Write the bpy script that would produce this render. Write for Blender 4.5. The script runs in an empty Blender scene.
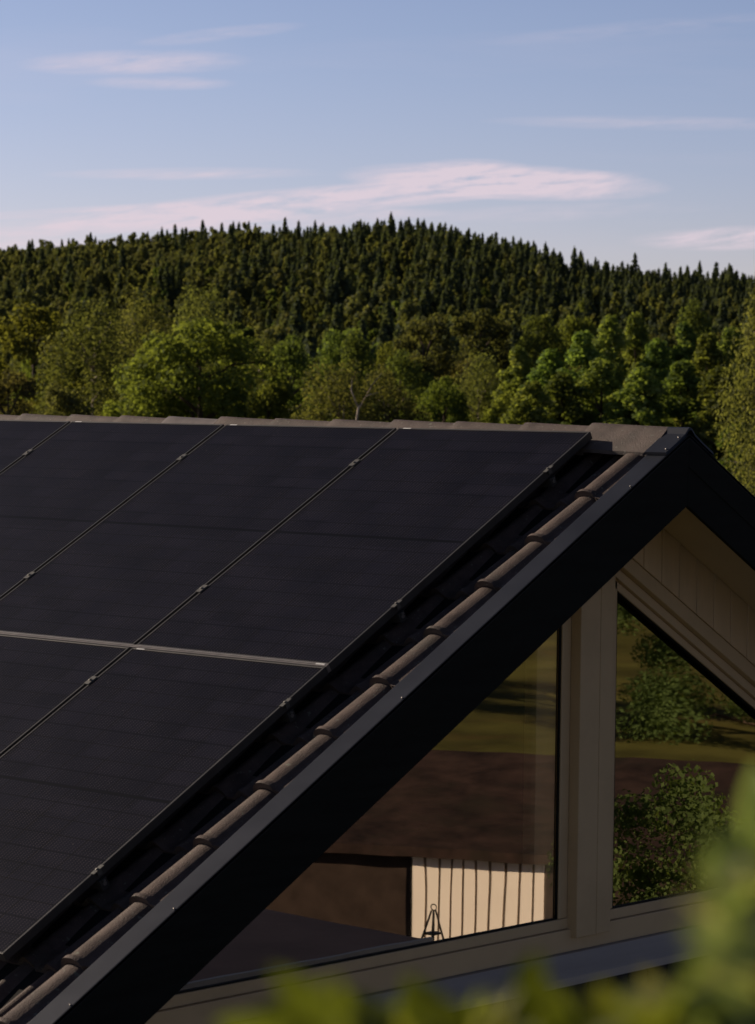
import bpy, bmesh, math, random
import numpy as np
from mathutils import Vector, Matrix
R = math.radians
rng = np.random.default_rng(7); random.seed(7)
sc = bpy.context.scene
C = sc.collection

# ------------------------------------------------------------------ frame of reference
# X along the ridge (gable end faces +X), Y across it, Z up; origin = top right corner of the solar array
TH = 0.514926; c, s = math.cos(TH), math.sin(TH)
YR = 0.118                      # ridge line
GROUND = -7.0
CAM = np.array([7.75114, -9.69182, 0.10704])
YAW, PIT, ROL, FPX = 0.7493173, 0.0380610, 0.0125446, 2827.895
_f = np.array([-math.sin(YAW)*math.cos(PIT), math.cos(YAW)*math.cos(PIT), -math.sin(PIT)])
_r0 = np.array([math.cos(YAW), math.sin(YAW), 0.]); _u0 = np.cross(_r0, _f)
_r = _r0*math.cos(ROL)+_u0*math.sin(ROL); _u = -_r0*math.sin(ROL)+_u0*math.cos(ROL)
FH = np.array([-math.sin(YAW), math.cos(YAW)]); RH = np.array([math.cos(YAW), math.sin(YAW)])
def sight(x, y):
    d = _f+_r*(x-377.5)/FPX-_u*(y-512)/FPX
    return d/np.linalg.norm(d)
def at(x, y, d): return CAM+sight(x, y)*d

def RP(X, b, h): return (X, -b*c-h*s, -b*s+h*c)                 # point on the near slope
def RPm(X, b, h): p = RP(X, b, h); return (p[0], 2*YR-p[1], p[2])  # mirrored on the far slope
def b_at_ridge(h): return (-YR-h*s)/c

# ------------------------------------------------------------------ object helpers
def tag(o, label=None, cat=None, group=None, kind=None):
    if label: o['label'] = label
    if cat: o['category'] = cat
    if group: o['group'] = group
    if kind: o['kind'] = kind
    return o
def empty(name, loc=(0, 0, 0), rz=0):
    o = bpy.data.objects.new(name, None); C.objects.link(o)
    o.location = loc; o.rotation_euler = (0, 0, rz); o.empty_display_size = .2
    return o
def mesh_obj(name, verts, faces, mat=None, parent=None, smooth=False, matidx=None):
    me = bpy.data.meshes.new(name); me.from_pydata([tuple(map(float, v)) for v in verts], [], faces); me.update()
    if smooth: me.polygons.foreach_set('use_smooth', [True]*len(me.polygons))
    for m in (mat if isinstance(mat, (list, tuple)) else [mat]):
        if m: me.materials.append(m)
    if matidx is not None: me.polygons.foreach_set('material_index', matidx)
    o = bpy.data.objects.new(name, me); C.objects.link(o)
    if parent:
        o.parent = parent
    return o
class MB:
    """collects shapes, links them as one mesh"""
    def __init__(self): self.v = []; self.f = []
    def add(self, vs, fs):
        n = len(self.v); self.v += [tuple(v) for v in vs]; self.f += [tuple(i+n for i in f) for f in fs]; return self
    def hexa(self, p):   # 8 points, bottom 4 then top 4
        return self.add(p, [(0, 3, 2, 1), (4, 5, 6, 7), (0, 1, 5, 4), (1, 2, 6, 5), (2, 3, 7, 6), (3, 0, 4, 7)])
    def box(self, x0, x1, y0, y1, z0, z1):
        return self.hexa([(x0, y0, z0), (x1, y0, z0), (x1, y1, z0), (x0, y1, z0), (x0, y0, z1), (x1, y0, z1), (x1, y1, z1), (x0, y1, z1)])
    def rbox(self, X0, X1, b0, b1, h0, h1, P=RP):
        return self.hexa([P(X0, b0, h0), P(X1, b0, h0), P(X1, b1, h0), P(X0, b1, h0), P(X0, b0, h1), P(X1, b0, h1), P(X1, b1, h1), P(X0, b1, h1)])
    def prism_x(self, poly, x0, x1):   # polygon in (y,z) extruded in x
        n = len(poly)
        vs = [(x0, y, z) for y, z in poly]+[(x1, y, z) for y, z in poly]
        return self.add(vs, [tuple(range(n))[::-1], tuple(range(n, 2*n))]+[(i, (i+1) % n, n+(i+1) % n, n+i) for i in range(n)])
    def tube(self, pts, rads, k=7):
        pts = [np.array(p, float) for p in pts]; rings = []
        vs = []; fs = []
        for i, p in enumerate(pts):
            d = pts[min(i+1, len(pts)-1)]-pts[max(i-1, 0)]; d = d/(np.linalg.norm(d)+1e-9)
            a = np.cross(d, [0.13, .2, 1.] if abs(d[2]) < .9 else [1., .1, 0]); a /= np.linalg.norm(a); b_ = np.cross(d, a)
            for j in range(k):
                t = 2*math.pi*j/k; vs.append(p+(a*math.cos(t)+b_*math.sin(t))*rads[i])
        for i in range(len(pts)-1):
            for j in range(k): fs.append((i*k+j, i*k+(j+1) % k, (i+1)*k+(j+1) % k, (i+1)*k+j))
        fs.append(tuple(range(k))[::-1]); fs.append(tuple(range((len(pts)-1)*k, len(pts)*k)))
        return self.add(vs, fs)
    def build(self, name, mat, parent=None, smooth=False, bevel=0):
        o = mesh_obj(name, self.v, self.f, mat, parent, smooth)
        bm = bmesh.new(); bm.from_mesh(o.data); bmesh.ops.recalc_face_normals(bm, faces=bm.faces)
        bm.to_mesh(o.data); bm.free()
        if bevel:
            m = o.modifiers.new('bevel', 'BEVEL'); m.width = bevel; m.segments = 2; m.limit_method = 'ANGLE'; m.angle_limit = R(40)
        return o

# ------------------------------------------------------------------ materials
def new_mat(name):
    m = bpy.data.materials.new(name); m.use_nodes = True
    nt = m.node_tree; nt.nodes.clear()
    out = nt.nodes.new('ShaderNodeOutputMaterial')
    return m, nt, out
def N(nt, t, **kw):
    n = nt.nodes.new(t)
    for k, v in kw.items():
        if k in n.inputs: n.inputs[k].default_value = v
        else: setattr(n, k, v)
    return n
def L(nt, a, b): nt.links.new(a, b)
def ramp(nt, fac, stops, interp='LINEAR'):
    r = nt.nodes.new('ShaderNodeValToRGB'); r.color_ramp.interpolation = interp
    e = r.color_ramp.elements
    e[0].position, e[0].color = stops[0][0], (*stops[0][1], 1)
    e[1].position, e[1].color = stops[-1][0], (*stops[-1][1], 1)
    for p, col in stops[1:-1]:
        x = e.new(p); x.color = (*col, 1)
    L(nt, fac, r.inputs['Fac']); return r.outputs['Color']
def basic(name, col, rough=.6, spec=.4, metal=0, var=.25, scale=6, bump=0, bscale=60, stretch=None, dirt=None, spots=None):
    m, nt, out = new_mat(name)
    b = N(nt, 'ShaderNodeBsdfPrincipled', Roughness=rough, Metallic=metal)
    b.inputs['Specular IOR Level'].default_value = spec
    tc = N(nt, 'ShaderNodeTexCoord'); mp = N(nt, 'ShaderNodeMapping'); L(nt, tc.outputs['Object'], mp.inputs['Vector'])
    if stretch: mp.inputs['Scale'].default_value = stretch
    nz = N(nt, 'ShaderNodeTexNoise', Scale=scale, Detail=6.0, Roughness=.6); L(nt, mp.outputs['Vector'], nz.inputs['Vector'])
    lo = tuple(x*(1-var) for x in col); hi = tuple(min(1, x*(1+var)) for x in col)
    colr = ramp(nt, nz.outputs['Fac'], [(.3, lo), (.7, hi)])
    if dirt:
        n2 = N(nt, 'ShaderNodeTexNoise', Scale=scale*.35, Detail=8.0, Roughness=.7); L(nt, mp.outputs['Vector'], n2.inputs['Vector'])
        fr = ramp(nt, n2.outputs['Fac'], [(.5, (0, 0, 0)), (.72, (1, 1, 1))])
        mx = N(nt, 'ShaderNodeMix', data_type='RGBA'); L(nt, fr, mx.inputs['Factor']); L(nt, colr, mx.inputs[6]); mx.inputs[7].default_value = (*dirt, 1)
        colr = mx.outputs[2]
    if spots:
        for sc_s, thr in ((70., .70), (24., .73)):
            n4 = N(nt, 'ShaderNodeTexNoise', Scale=sc_s, Detail=2.0); L(nt, mp.outputs['Vector'], n4.inputs['Vector'])
            g4 = N(nt, 'ShaderNodeMapRange'); L(nt, n4.outputs['Fac'], g4.inputs['Value']); g4.inputs['From Min'].default_value = thr-.03; g4.inputs['From Max'].default_value = thr+.01
            m4 = N(nt, 'ShaderNodeMix', data_type='RGBA'); L(nt, g4.outputs[0], m4.inputs['Factor']); L(nt, colr, m4.inputs[6]); m4.inputs[7].default_value = (*spots, 1); colr = m4.outputs[2]
    L(nt, colr, b.inputs['Base Color'])
    rr = N(nt, 'ShaderNodeMapRange'); L(nt, nz.outputs['Fac'], rr.inputs['Value']); rr.inputs['To Min'].default_value = rough*.85; rr.inputs['To Max'].default_value = min(1, rough*1.15)
    L(nt, rr.outputs['Result'], b.inputs['Roughness'])
    if bump:
        nb = N(nt, 'ShaderNodeTexNoise', Scale=bscale, Detail=5.0); L(nt, mp.outputs['Vector'], nb.inputs['Vector'])
        bp = N(nt, 'ShaderNodeBump', Strength=bump, Distance=.004); L(nt, nb.outputs['Fac'], bp.inputs['Height']); L(nt, bp.outputs['Normal'], b.inputs['Normal'])
    L(nt, b.outputs['BSDF'], out.inputs['Surface'])
    return m
def foliage(name, col, trans=.42, hue=.03, val=.28, rough=.55, spec=.3, tip=None):
    """leaf material; 'tint' is a per-leaf random value, Object Info gives each tree its own shade"""
    m, nt, out = new_mat(name)
    oi = N(nt, 'ShaderNodeObjectInfo'); at_ = N(nt, 'ShaderNodeAttribute', attribute_name='tint')
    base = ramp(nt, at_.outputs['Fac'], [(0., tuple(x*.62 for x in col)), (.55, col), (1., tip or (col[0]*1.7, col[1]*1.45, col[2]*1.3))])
    hs = N(nt, 'ShaderNodeHueSaturation')
    mh = N(nt, 'ShaderNodeMapRange'); L(nt, oi.outputs['Random'], mh.inputs['Value']); mh.inputs['To Min'].default_value = .5-hue; mh.inputs['To Max'].default_value = .5+hue*.6
    fr = N(nt, 'ShaderNodeMath', operation='FRACT'); mu = N(nt, 'ShaderNodeMath', operation='MULTIPLY'); mu.inputs[1].default_value = 7.31
    L(nt, oi.outputs['Random'], mu.inputs[0]); L(nt, mu.outputs[0], fr.inputs[0])
    mv = N(nt, 'ShaderNodeMapRange'); L(nt, fr.outputs[0], mv.inputs['Value']); mv.inputs['To Min'].default_value = 1-val; mv.inputs['To Max'].default_value = 1+val
    L(nt, mh.outputs[0], hs.inputs['Hue']); L(nt, mv.outputs[0], hs.inputs['Value']); L(nt, base, hs.inputs['Color'])
    b = N(nt, 'ShaderNodeBsdfPrincipled', Roughness=rough); b.inputs['Specular IOR Level'].default_value = spec
    L(nt, hs.outputs['Color'], b.inputs['Base Color'])
    tr = N(nt, 'ShaderNodeBsdfTranslucent')
    t2 = N(nt, 'ShaderNodeMix', data_type='RGBA', blend_type='MULTIPLY'); t2.inputs['Factor'].default_value = 1
    L(nt, hs.outputs['Color'], t2.inputs[6]); t2.inputs[7].default_value = (1.3, 1.25, .5, 1); L(nt, t2.outputs[2], tr.inputs['Color'])
    mx = N(nt, 'ShaderNodeMixShader'); mx.inputs['Fac'].default_value = trans
    L(nt, b.outputs[0], mx.inputs[1]); L(nt, tr.outputs[0], mx.inputs[2]); L(nt, mx.outputs[0], out.inputs['Surface'])
    return m

M = {}
M['tile'] = basic('brown_concrete_tile', (.088, .062, .050), .66, .3, var=.35, scale=14, bump=.7, bscale=160, dirt=(.058, .050, .040), spots=(.15, .145, .11))
M['cap'] = basic('brown_ridge_tile', (.098, .073, .060), .66, .3, var=.3, scale=11, bump=.7, bscale=150, dirt=(.072, .062, .050), spots=(.16, .15, .12))
M['verge'] = basic('grey_black_sheet_metal', (.014, .017, .026), .48, .3, metal=.25, var=.25, scale=3, bump=.05, bscale=14)
M['board'] = basic('black_painted_board', (.0115, .0125, .0118), .65, .06, var=.25, scale=4, stretch=(1, .6, 6), bump=.15, bscale=30)
M['soffit'] = basic('pale_soffit_paint', (.62, .49, .35), .6, .2, var=.04, scale=4)
M['cream'] = basic('beige_painted_wood', (.66, .49, .30), .55, .3, var=.05, scale=5, stretch=(3, 3, .5), bump=.25, bscale=40, dirt=(.56, .42, .26))
M['frame_paint'] = basic('beige_window_paint', (.58, .43, .255), .45, .35, var=.04, scale=5, bump=.1, bscale=30, dirt=(.50, .37, .22))
M['flash'] = basic('pale_sheet_metal', (.40, .36, .33), .55, .3, metal=.1, var=.10, scale=3, stretch=(1, .3, 6))
M['gasket'] = basic('black_rubber', (.006, .006, .006), .6, .2)
M['navy'] = basic('dark_blue_cladding', (.016, .018, .03), .6, .25, var=.2, scale=4)
M['alu'] = basic('aluminium', (.30, .27, .24), .42, .5, metal=.7, var=.12, scale=20)
M['alu_dark'] = basic('grey_clamp_metal', (.12, .115, .10), .5, .4, metal=.3, var=.2, scale=60)
M['pframe'] = basic('black_anodised_frame', (.06, .056, .050), .45, .5, metal=.3, var=.15, scale=10)
M['vent'] = basic('weathered_vent_metal', (.17, .145, .13), .5, .4, metal=.2, var=.2, scale=12)
M['sticker'] = basic('white_sticker', (.55, .54, .52), .5, .3, var=.05)
M['deck'] = basic('dark_underlay', (.015, .014, .013), .9, .1)
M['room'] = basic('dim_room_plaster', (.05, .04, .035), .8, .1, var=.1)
M['lining'] = basic('pale_timber_lining', (.92, .76, .50), .6, .2, var=.08, scale=6)
M['brick_red'] = basic('red_brown_timber', (.040, .027, .021), .7, .2)
M['garage_white'] = basic('white_painted_boards', (.88, .80, .70), .6, .25, var=.03, scale=3)
M['batten_gap'] = basic('shadow_gap_boards', (.22, .17, .135), .8, .1)
M['felt'] = basic('brown_roofing_felt', (.55, .34, .24), .85, .2, var=.15, scale=2, bump=.4, bscale=30)
M['darkroof'] = basic('dark_brown_roofing', (.034, .020, .016), .8, .2, var=.6, scale=3, dirt=(.022, .018, .012), bump=.5, bscale=20)
M['asphalt'] = basic('asphalt', (.13, .09, .075), .9, .2, var=.3, scale=1.2, bump=.4, bscale=30)
M['drive'] = basic('gravel_drive', (.13, .085, .068), .9, .2, var=.55, scale=.35, bump=.4, bscale=30, dirt=(.06, .05, .028))
M['grass'] = basic('mown_grass', (.095, .090, .022), .9, .1, var=.6, scale=.3, dirt=(.13, .085, .03))
M['soil'] = basic('forest_floor', (.035, .042, .018), .95, .1, var=.5, scale=.08)
M['bark'] = basic('dark_bark', (.07, .05, .035), .9, .1, var=.4, scale=3)
M['birch_bark'] = basic('pale_bark', (.36, .29, .22), .8, .2, var=.35, scale=2.5)
M['black_metal'] = basic('black_metal', (.012, .012, .012), .5, .4, metal=.4)
M['lamp_glass'] = basic('frosted_lamp_glass', (.4, .36, .3), .3, .5)
M['oakleaf'] = foliage('oak_leaves', (.155, .185, .052), trans=.55, spec=.03, rough=.8, tip=(.18, .21, .05))  # distance haze put into the colour: blue raised in all tree leaves
M['aspenleaf'] = foliage('aspen_leaves', (.150, .205, .060), trans=.55, spec=.03, rough=.8, tip=(.24, .27, .11))
M['birchleaf'] = foliage('birch_leaves', (.118, .138, .055), trans=.55, spec=.03, rough=.8, tip=(.17, .175, .08))
M['darkleaf'] = foliage('dark_broad_leaves', (.110, .150, .050), trans=.55, spec=.03, rough=.8, tip=(.13, .16, .05))
M['pineleaf'] = foliage('pine_needles', (.112, .132, .060), trans=.42, spec=.03, rough=.8, tip=(.15, .155, .075))
M['spruceleaf'] = foliage('spruce_needles', (.064, .084, .050), trans=.42, spec=.03, rough=.8, tip=(.078, .10, .055))
M['rustleaf'] = foliage('rusty_leaves', (.105, .108, .050), trans=.55, spec=.03, rough=.8, tip=(.14, .13, .06))
M['nearleaf'] = foliage('sunlit_shrub_leaves', (.13, .16, .025), trans=.5, hue=.0, val=.0, tip=(.22, .21, .07))
M['nearleaf_green'] = foliage('green_shrub_leaves', (.26, .34, .15), trans=.45, hue=.0, val=.0, tip=(.66, .62, .42))

# window glass: coated pane, part mirror, part see-through
m, nt, out = new_mat('coated_window_glass')
tr = N(nt, 'ShaderNodeBsdfTransparent'); tr.inputs['Color'].default_value = (.97, .94, .86, 1)
gl = N(nt, 'ShaderNodeBsdfGlossy', Roughness=0.010); gl.inputs['Color'].default_value = (1.0, .90, .76, 1)
tc = N(nt, 'ShaderNodeTexCoord'); nz = N(nt, 'ShaderNodeTexNoise', Scale=1.6, Detail=1.0); L(nt, tc.outputs['Object'], nz.inputs['Vector'])
bp = N(nt, 'ShaderNodeBump', Strength=.035, Distance=.02); L(nt, nz.outputs['Fac'], bp.inputs['Height']); L(nt, bp.outputs['Normal'], gl.inputs['Normal'])
mx = N(nt, 'ShaderNodeMixShader'); mx.inputs['Fac'].default_value = .53
L(nt, tr.outputs[0], mx.inputs[1]); L(nt, gl.outputs[0], mx.inputs[2]); L(nt, mx.outputs[0], out.inputs['Surface'])
M['glass'] = m

# solar cells
PW, PH, GAP = 1.134, 1.877, .020
m, nt, out = new_mat('solar_cells')
tc = N(nt, 'ShaderNodeTexCoord'); sp = N(nt, 'ShaderNodeSeparateXYZ'); L(nt, tc.outputs['Object'], sp.inputs[0])
def math_(op, a, b=None, cc=None):
    n = N(nt, 'ShaderNodeMath', operation=op)
    for i, v in enumerate((a, b, cc)):
        if v is None: continue
        if isinstance(v, (int, float)): n.inputs[i].default_value = v
        else: L(nt, v, n.inputs[i])
    return n.outputs[0]
X_, Y_ = sp.outputs['X'], sp.outputs['Y']       # panel local: x 0..-PW , y 0..-PH (down the slope)
def line(coord, pitch, off, half):              # 1 on a line of half width `half`
    u = math_('SUBTRACT', math_('FRACT', math_('DIVIDE', math_('ADD', coord, off), pitch)), .5)
    d = math_('MULTIPLY', math_('ABSOLUTE', u), pitch)
    return math_('LESS_THAN', d, half)
cw = (PW-.03)/6; ch = (PH/2-.02)/10
gx = line(X_, cw, .015+cw*50+cw/2, .0030)
yy = math_('ABSOLUTE', math_('ADD', Y_, PH/2))
gy = line(yy, ch, -.006+ch/2, .0024)
mid = math_('LESS_THAN', yy, .0085)
bus = line(X_, cw/10, cw*50, .0014)
dots = math_('MULTIPLY', bus, line(yy, .0105, 0, .0028))
wave = N(nt, 'ShaderNodeTexNoise', Scale=5.0, Detail=5.0); L(nt, tc.outputs['Object'], wave.inputs['Vector'])
fx = math_('FLOOR', math_('DIVIDE', math_('ADD', X_, 9), cw)); fy = math_('FLOOR', math_('DIVIDE', math_('ADD', Y_, 9), ch))
cb = N(nt, 'ShaderNodeCombineXYZ'); L(nt, fx, cb.inputs[0]); L(nt, fy, cb.inputs[1])
wn = N(nt, 'ShaderNodeTexWhiteNoise', noise_dimensions='3D'); L(nt, cb.outputs[0], wn.inputs['Vector'])
c0 = ramp(nt, wn.outputs['Value'], [(0, (.0020, .0026, .0065)), (1, (.0064, .0066, .0130))])
def mixc(fac, a, colr):
    n = N(nt, 'ShaderNodeMix', data_type='RGBA'); L(nt, fac, n.inputs['Factor']); L(nt, a, n.inputs[6]); n.inputs[7].default_value = (*colr, 1); return n.outputs[2]
c1 = mixc(math_('MULTIPLY', dots, wave.outputs['Fac']), c0, (.125, .10, .095))
c2 = mixc(gx, c1, (.0008, .0008, .001)); c3 = mixc(gy, c2, (.0008, .0008, .001)); c4 = mixc(mid, c3, (.0025, .0025, .003))
# thin dust on the glass
dn = N(nt, 'ShaderNodeTexNoise', Scale=38.0, Detail=3.0); L(nt, tc.outputs['Object'], dn.inputs['Vector'])
spk = math_('GREATER_THAN', dn.outputs['Fac'], .745)
c5 = mixc(spk, c4, (.05, .045, .042))
b = N(nt, 'ShaderNodeBsdfPrincipled', Roughness=.42, IOR=1.25); b.inputs['Specular IOR Level'].default_value = .16
L(nt, c5, b.inputs['Base Color'])
L(nt, b.outputs[0], out.inputs['Surface'])
M['cells'] = m

# ------------------------------------------------------------------ the house
house = empty('house', (0, 0, GROUND))
tag(house, 'house with brown tiled roof, black bargeboards and glazed gable end', 'house')
HZ = -GROUND
class HB(MB):     # world coordinates -> house local
    def build(self, name, mat, parent=None, **k):
        off = np.array([0, 0, HZ]) if parent is not None else 0
        self.v = [tuple(np.array(v, float)+off) for v in self.v]
        return super().build(name, mat, parent or None, **k)

XL = -9.2
def roll(X):
    u = ((X-.25+.075) % .15)-.075
    if X > .165:      # the tall verge roll
        if X > .352: return .02
        if X > .248:
            v = (X-.248)/.097
            return .086-.017*math.sin(min(1, v*1.25)*math.pi/2)**2+(.003*max(0, (v-.8)/.2) if v > .8 else 0)
        u = abs(X-.248)/.078
        return .086*max(0, 1-u**2.6)**.5
    return .036*(.5+.5*math.cos(math.pi*min(1, abs(u)/.058)))**.8
def tile_field(P, last_b, first, name):
    mb_v = []; mb_f = []
    xs = list(np.arange(XL, .165, .0136))+list(np.arange(.165, .172, .0068))+list(np.arange(.1715, .373, .0058))
    base = -.160; lift = .022; pitch = .3612
    n = len(xs)
    k = -2
    while True:
        bl = .430+pitch*k
        if bl > last_b+pitch: break
        bu = max(bl-pitch-.03, first)
        if bl < .2: k += 1; continue
        if bl < .5: bu = first
        rows = []
        jit = rng.uniform(-.0022, .0022, 90)
        def row(b_, hadd, swell=0, dy=0):
            r_ = []
            for X in xs:
                tix = int((X+12)/.30)
                r_.append(P(X, b_+jit[tix]*3, base+hadd+jit[tix % 90]*.8+roll(X)*(1+(swell if X < .29 else -.02))+(swell*.012 if X < .29 else -.004)))
            return r_
        for bb, hh, sw in ((bu, lift*max(0, (bu-(bl-pitch))/pitch), 0), (bl-.035, lift*.92, 0), (bl-.018, lift*.98, .10), (bl, lift, .10)):
            rows.append(row(bb, hh, sw))
        v0 = len(mb_v)
        for r_ in rows: mb_v += r_
        for a in range(len(rows)-1):
            for i in range(n-1): mb_f.append((v0+a*n+i, v0+(a+1)*n+i, v0+(a+1)*n+i+1, v0+a*n+i+1))
        v1 = len(mb_v)
        mb_v += row(bl, lift, .10); mb_v += row(bl-.002, lift-.019, .02)
        for i in range(n-1): mb_f.append((v1+i, v1+n+i, v1+n+i+1, v1+i+1))
        v1 = len(mb_v)
        mb_v += row(bl-.002, lift-.019, .02); mb_v += row(bl-.05, lift-.019, .02)
        for i in range(n-1): mb_f.append((v1+i, v1+n+i, v1+n+i+1, v1+i+1))
        k += 1
    o = mesh_obj(name, [tuple(np.array(v)+np.array([0, 0, HZ])) for v in mb_v], mb_f, M['tile'], house, smooth=True)
    return o
EAVE = 4.9
roof1 = tile_field(RP, EAVE-.3, b_at_ridge(-.09), 'roof')
roof2 = tile_field(RPm, EAVE-.3, b_at_ridge(-.09), 'roof')

# deck under the tiles (closes the roof)
for P in (RP, RPm):
    mb = HB(); mb.rbox(XL, .425, b_at_ridge(-.145), EAVE, -.205, -.145, P); mb.build('roof_deck', M['deck'], house)
# soffits under the overhang
for P in (RP, RPm):
    mb = HB(); mb.rbox(-.012, .4235, b_at_ridge(-.222)+.0, EAVE-.01, -.222, -.207, P); mb.build('soffit', M['soffit'], house)
# bargeboards: a deep board with a thinner fascia board proud along its top
for P in (RP, RPm):
    mb = HB()
    def bar(h0, h1, x0, x1):
        p = []
        for h in (h0, h1):
            p.append([P(x, b_at_ridge(h), h) for x in (x0, x1)]+[P(x, EAVE+.02, h) for x in (x1, x0)])
        mb.hexa(p[0]+p[1])
    bar(-.330, -.072, .424, .4460); bar(-.185, -.070, .4465, .4500)
    mb.build('bargeboard', M['board'], house, bevel=.002)
# metal verge strips
for P in (RP, RPm):
    mb = HB()
    X = [.336, .339, .343, .348, .354, .447, .451, .451]
    H = [-.080, -.066, -.0625, -.062, -.062, -.0610, -.0620, -.074]
    vs = []; bs = [b_at_ridge(-.06)+.0]+[.9, 1.9, 2.9, 3.9, EAVE]
    top = [[P(x, b_, h) for x, h in zip(X, H)] for b_ in bs]
    n = len(X)
    for r_ in top: vs += r_
    fs = [(i*n+j, i*n+j+1, (i+1)*n+j+1, (i+1)*n+j) for i in range(len(bs)-1) for j in range(n-1)]
    mb.add(vs, fs)
    # thickness below
    vs2 = [P(x, b_, h-.003) for b_ in bs for x, h in zip(X, H)]
    mb.add(vs2, [f[::-1] for f in fs])
    vt = mb.build('verge_trim', M['verge'], house)
    for b_ in ((.35, 1.966, 3.329, 3.882) if P is RP else (.6, 1.6, 2.6, 3.6)):
        q = HB(); p0 = np.array(P(.442, b_, -.0595)); nn = np.array(P(0, 0, 1))-np.array(P(0, 0, 0))
        q.tube([p0-nn*.002, p0+nn*.003, p0+nn*.0045], [.0042, .0042, .002], 10); o = q.build('screw', M['alu'], vt, smooth=True)
        o.data.transform(Matrix.Identity(4))
# folded cap piece over the apex of the verge
mb = HB()
hb = -.046
prof = [RP(0, .088, hb-.012), RP(0, .085, hb), RP(0, .0, hb), RP(0, -.07, hb+.002), (0, YR-.012, (hb+.010+s*YR)/c-.004), (0, YR, (hb+.010+s*YR)/c), (0, YR+.012, (hb+.010+s*YR)/c-.004), RPm(0, -.07, hb+.002), RPm(0, 0, hb), RPm(0, .085, hb), RPm(0, .088, hb-.012)]
xs = [.330, .338, .4535, .4560]
vs = []; n = len(prof)
for i, x in enumerate(xs):
    for p in prof:
        dz = (-.010 if i == 0 else 0)-(.012 if i == 3 else 0); vs.append((x, p[1], p[2]+dz))
fs = [(i*n+j, i*n+j+1, (i+1)*n+j+1, (i+1)*n+j) for i in range(3) for j in range(n-1)]
mb.add(vs, fs)
ap = mb.build('verge_apex_cap', M['verge'], house)
for b_, X in ((.059, .438), (-.041, .438), (-.095, .438)):
    q = HB(); p0 = np.array(RP(X, b_, hb)); nn = np.array([0, -s, c])
    q.tube([p0-nn*.001, p0+nn*.004, p0+nn*.0055], [.0048, .0048, .002], 10); q.build('screw', M['alu'], ap, smooth=True)

# ridge tiles, tapered, big end to the left
rise = [-3.985, -3.586, -3.193, -2.836, -2.451, -2.066, -1.672, -1.277, -.885, -.47, -.084]
x = -3.985
while x > XL+.4: x -= .39; rise.insert(0, x)
rise.append(.345)
for i in range(len(rise)-1):
    x0, x1 = rise[i], rise[i+1]+(.055 if i < len(rise)-2 else 0)
    j = rng.uniform(-.0025, .0025)
    stn = [(x0, 1.0), (x0+.010, 1.012), (x0+.05, 1.01), (x0+.065, 1.0), (x0+.5*(x1-x0), .95), (x1, .89)]
    m_ = 15; vs = []; fs = []
    lay = 2
    for th in (0, .016):
        for X, k in stn:
            for q in range(m_):
                t = (q/(m_-1))*2-1
                dy = .140*t*(1-(1-k)*.25); top = .034-(1-k)*.10+j
                z = top-.112*abs(t)**1.18-th
                vs.append((X, YR+dy*(1-th*1.2), z))
    ns = len(stn)
    for i2 in range(ns-1):
        for q in range(m_-1):
            a = i2*m_+q; fs.append((a, a+1, a+m_+1, a+m_)); a += ns*m_; fs.append((a, a+m_, a+m_+1, a+1))
    def rim(l1): 
        for a, b_ in zip(l1[:-1], l1[1:]):
            n0 = len(vs); vs.extend([vs[a], vs[b_], vs[b_+ns*m_], vs[a+ns*m_]]); fs.append((n0, n0+1, n0+2, n0+3))
    smooth_faces = len(fs)
    rim([q for q in range(m_)]); rim([(ns-1)*m_+q for q in range(m_)]); rim([i2*m_ for i2 in range(ns)]); rim([i2*m_+m_-1 for i2 in range(ns)])
    q_ = HB(); q_.add(vs, fs); vent = abs(x0+2.836) < .01
    o = q_.build('ridge_vent' if vent else 'ridge_tile', M['vent'] if vent else M['cap'], house, smooth=True)
    if vent: o['label'] = 'paler metal ridge vent between the brown ridge tiles'
    for ei, p in enumerate(o.data.polygons):
        if ei >= smooth_faces: p.use_smooth = False

# ---- gable: cladding, window
XC = -.02
def z_soff(y): return (-.222+s*YR)/c-math.tan(TH)*abs(y-YR)
def z_head(y): return -.437-math.tan(TH)*abs(y-YR)
y0 = .426-.134*34
for k in range(66):
    ya, yb = y0+.134*k+.003, y0+.134*(k+1)-.003
    if ya < -4.0 or yb > 4.2: continue
    pts = [ya, yb] if not (ya < YR < yb) else [ya, YR, yb]
    lo = [max(z_head(y), -2.30) for y in pts]
    poly = [(y, z_soff(y)+.012) for y in pts]+[(y, z) for y, z in zip(pts[::-1], lo[::-1])]
    if poly[0][1]-lo[0] < .03 and poly[1][1]-lo[-1] < .03: continue
    if k == 0 or 'clad' not in globals(): clad = HB()
    clad.prism_x(poly, XC-.022, XC)
clad.build('gable_cladding', M['cream'], house, bevel=.003)
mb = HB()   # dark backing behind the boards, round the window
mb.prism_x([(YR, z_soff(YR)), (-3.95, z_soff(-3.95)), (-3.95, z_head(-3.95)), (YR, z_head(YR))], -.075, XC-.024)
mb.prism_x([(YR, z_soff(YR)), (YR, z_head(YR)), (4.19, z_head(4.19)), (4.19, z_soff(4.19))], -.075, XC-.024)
mb.build('gable_backing', M['room'], house)

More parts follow.
